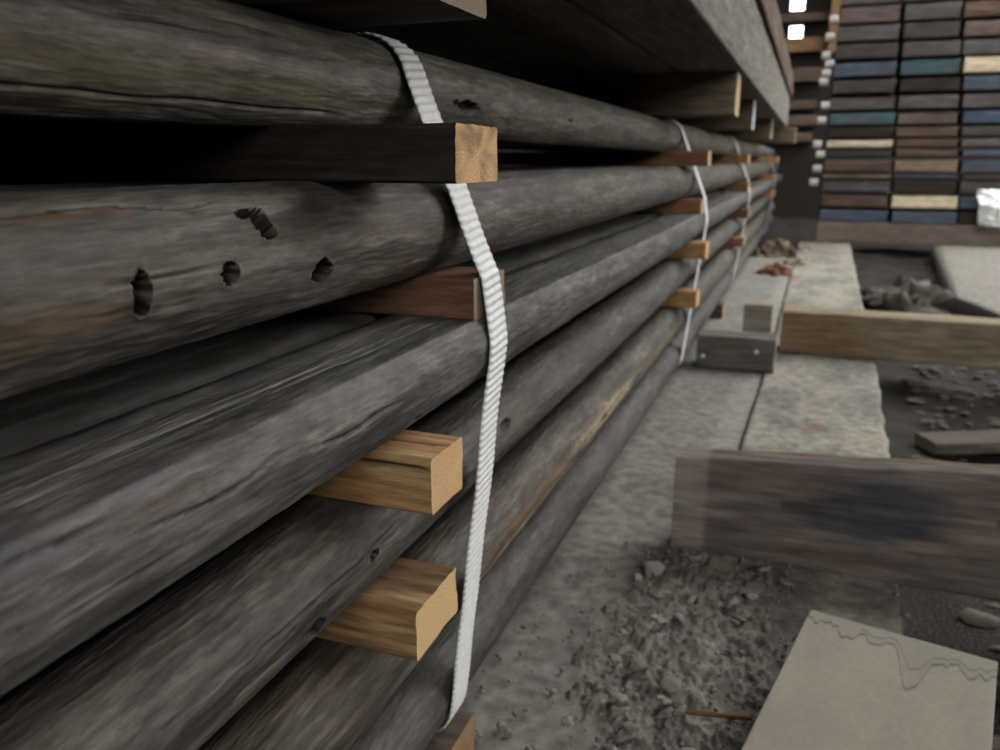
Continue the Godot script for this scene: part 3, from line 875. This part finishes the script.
func stained_board() -> MeshInstance3D:
	# local: x across to the right, z towards the camera; lies on a low sleeper
	var w := 0.335 * S; var L := 1.3 * S; var th := 0.055 * S
	var nu := 150; var nv := 260
	var pos := PackedVector3Array(); var col := PackedColorArray(); var uv := PackedVector2Array()
	for j in nv:
		var v := pow(float(j) / (nv - 1), 2.0)
		for i in nu:
			var t := clampf((i - 2.0) / (nu - 5.0), 0.0, 1.0)
			var x := w * t; var z := L * v
			var n1 := nz.get_noise_2d(x * 14.0, z * 9.0)
			var n2 := nc.get_noise_2d(x * 90.0, z * 90.0)
			var y := 0.0006 * n1
			if i <= 1 or i >= nu - 2 or j == 0 or j == nv - 1: y -= 0.0015
			if i == 0 or i == nu - 1: y = -th
			if j == 0 or j == nv - 1: y = -th
			if j == 1: z = 0.0005
			var c := Color(0.235, 0.212, 0.172).lerp(Color(0.200, 0.183, 0.150), clampf(0.5 + n1 * 0.9 + n2 * 0.35, 0.0, 1.0))
			# tide marks: wavy dark lines where water ran in from the far edge
			var reach := 0.022 + 0.018 * absf(nz.get_noise_1d(x * 26.0)) * 2.2 + 0.06 * exp(-pow((x - 0.102) / 0.013, 2.0)) + 0.022 * exp(-pow((x - 0.145) / 0.007, 2.0)) + 0.006 * sin(x * 210.0) - 0.012 * exp(-pow(x / 0.03, 2.0))
			var e := absf(z - reach) + 0.0008 * n2
			if e < 0.004: c = c.lerp(Color(0.075, 0.07, 0.06), 0.9 * (1.0 - e / 0.004))
			elif x > 0.05 and absf(z - reach * 0.62 - 0.004 * n1) < 0.0022: c = c.lerp(Color(0.10, 0.093, 0.08), 0.6)
			elif z < reach: c = c.lerp(Color(0.175, 0.163, 0.137), 0.4)
			pos.append(Vector3(x, y, z)); col.append(c); uv.append(Vector2(x / 0.2, z / 0.5))
	var me := ArrayMesh.new()
	add_surface(me, grid_arrays(pos, col, uv, nu, nv, false, true), M.board)
	var o := put("stained_board", me)
	tag(o, "wide pale board with wavy water stains lying at the lower right", "board")
	var sl := timber("sleeper", "short dark sleeper hidden under the water-stained board", "sleeper", "", 0.33, -FH, -1.25, 0.22, 0.078, 0.1, 230, {"base": [0.12, 0.1, 0.08], "seg": 4, "sub": 2}, -12.0)
	sl.position.y = 0.0
	return o

func lump_mesh(r: float, sd: int, c: Array, n: int) -> ArrayMesh:
	var nu := n + 1; var nv := int(n / 2.0) + 1
	var pos := PackedVector3Array(); var col := PackedColorArray(); var uv := PackedVector2Array()
	for j in nv:
		var la := PI * (float(j) / (nv - 1) - 0.5)
		for i in nu:
			var lo := TAU * float(i % n) / n
			var d := Vector3(cos(la) * cos(lo), sin(la), cos(la) * sin(lo))
			var k := nz.get_noise_3d(d.x * 1.2 + sd, d.y * 1.2, d.z * 1.2); var k2 := nz.get_noise_3d(d.x * 3.5, d.y * 3.5 + sd, d.z * 3.5)
			var p := d * r * (1.0 + 0.75 * k + 0.45 * k2 + 0.25 * nc.get_noise_3d(d.x * 6.0 + sd, d.y * 6.0, d.z * 6.0))
			p.y *= 0.62
			pos.append(p); col.append(lin(c) * (1.0 + 0.5 * k2)); uv.append(Vector2(lo, la))
	var me := ArrayMesh.new()
	add_surface(me, grid_arrays(pos, col, uv, nu, nv, true), M.stone)
	return me

# ================= debris on the walkway =================
func build_debris() -> void:
	var rg := RandomNumberGenerator.new()
	rg.seed = 33
	# a thin uneven crust of crumbled bark and dust
	var nu := 130; var nv := 200
	var pos := PackedVector3Array(); var col := PackedColorArray(); var uv := PackedVector2Array()
	for j in nv:
		var z := -0.85 - 1.45 * j / (nv - 1)
		for i in nu:
			var x := -0.42 + 0.50 * i / (nu - 1)
			var e := Vector2((x + 0.13 + 0.02 * (z + 1.5)) / 0.235, (z + 1.56) / 0.62).length()
			var n := nz.get_noise_2d(x * 7.0, z * 7.0); var n2 := nz.get_noise_2d(x * 26.0, z * 26.0); var n3 := nc.get_noise_2d(x * 70.0, z * 70.0)
			var hgt := 0.022 * (1.0 - e) + 0.020 * n + 0.013 * n2 + 0.004 * n3 - 0.006
			if e > 1.0: hgt -= (e - 1.0) * 0.08
			pos.append(P(x, -FH + clampf(hgt, -0.02, 0.06), z))
			var cc := Color(0.31, 0.295, 0.265).lerp(Color(0.17, 0.152, 0.13), clampf(0.40 + n * 1.0 + n2 * 1.2, 0.0, 1.0))
			col.append(cc); uv.append(Vector2(x, z))
	var me := ArrayMesh.new()
	add_surface(me, grid_arrays(pos, col, uv, nu, nv, false), M.stone)
	var crust := put("crumbled_dirt", me)
	tag(crust, "crumbled bark and dirt spread on the walkway before the near beam", "dirt", "", "stuff")
	# chunks
	var protos := []
	for k in 6: protos.append(lump_mesh(0.02, 300 + k * 17, [[0.34, 0.32, 0.29], [0.24, 0.21, 0.185], [0.29, 0.27, 0.24]][k % 3], 12))
	for k in 44:
		var z := -1.0 - 1.0 * rg.randf()
		var x := -0.15 + 0.36 * (rg.randf() - 0.5) - 0.02 * (z + 1.5)
		if x > -0.27 and z < -2.0: continue
		if x > -0.03 + (z + 1.6) * -0.2: continue
		var o := put("dirt_chunk", protos[k % 6])
		o.position = P(x, -FH + 0.022, z)
		o.rotation = Vector3(rg.randf() * 0.6, rg.randf() * 6.28, rg.randf() * 0.6)
		o.scale = Vector3(1, 0.6, 1) * (0.25 + 0.45 * rg.randf() * rg.randf())
		tag(o, "crumbled chunk of bark or mortar among the dirt before the near beam", "chunk", "chunks in the crumbled dirt")
	# crumbs without number
	var mm := MultiMesh.new()
	mm.transform_format = MultiMesh.TRANSFORM_3D
	mm.mesh = lump_mesh(0.004, 77, [0.27, 0.25, 0.22], 6)
	mm.instance_count = 900
	for k in 900:
		var z2 := -0.9 - 1.2 * rg.randf()
		var x2 := -0.16 + 0.5 * (rg.randf() + rg.randf() - 1.0)
		var b := Basis.from_euler(Vector3(rg.randf() * 6.0, rg.randf() * 6.0, 0)).scaled(Vector3.ONE * (0.3 + 0.9 * rg.randf() * rg.randf()))
		mm.set_instance_transform(k, Transform3D(b, P(x2, -FH + 0.008, z2)))
	var mi := MultiMeshInstance3D.new()
	mi.name = "dirt_crumbs"
	mi.multimesh = mm
	add_child(mi)
	tag(mi, "fine crumbs scattered over the walkway beside the poles", "crumbs", "", "stuff")
	var mm2 := MultiMesh.new()
	mm2.transform_format = MultiMesh.TRANSFORM_3D
	mm2.mesh = lump_mesh(0.014, 78, [0.13, 0.115, 0.095], 7)
	mm2.instance_count = 1400
	for k in 1400:
		var zz := -1.3 - 7.0 * pow(rg.randf(), 1.3)
		var xx := 0.46 - 0.03 * zz + 1.1 * rg.randf()
		var gy := -FH - 0.14 + 0.05 * nz.get_noise_2d(xx * 1.1, zz * 1.1) + 0.025 * nz.get_noise_2d(xx * 4.0 + 30.0, zz * 4.0)
		var b2 := Basis.from_euler(Vector3(rg.randf() * 6.0, rg.randf() * 6.0, 0)).scaled(Vector3(1.5, 0.6, 1.0) * (0.3 + 1.2 * rg.randf() * rg.randf()))
		mm2.set_instance_transform(k, Transform3D(b2, P(xx, gy + 0.004, zz)))
	var mi2 := MultiMeshInstance3D.new()
	mi2.name = "soil_crumbs"
	mi2.multimesh = mm2
	add_child(mi2)
	tag(mi2, "dark crumbs of soil and bark covering the pit right of the walkway", "crumbs", "", "stuff")
	# a rusty splinter
	timber("splinter", "thin rust-brown wood splinter lying in the dirt before the stained board", "splinter", "", -0.01, -FH + 0.030, -1.36, 0.12, 0.006, 0.010, 240, {"base": [0.24, 0.12, 0.06], "seg": 4, "sub": 2, "chamfer": 0.001}, 12.0)
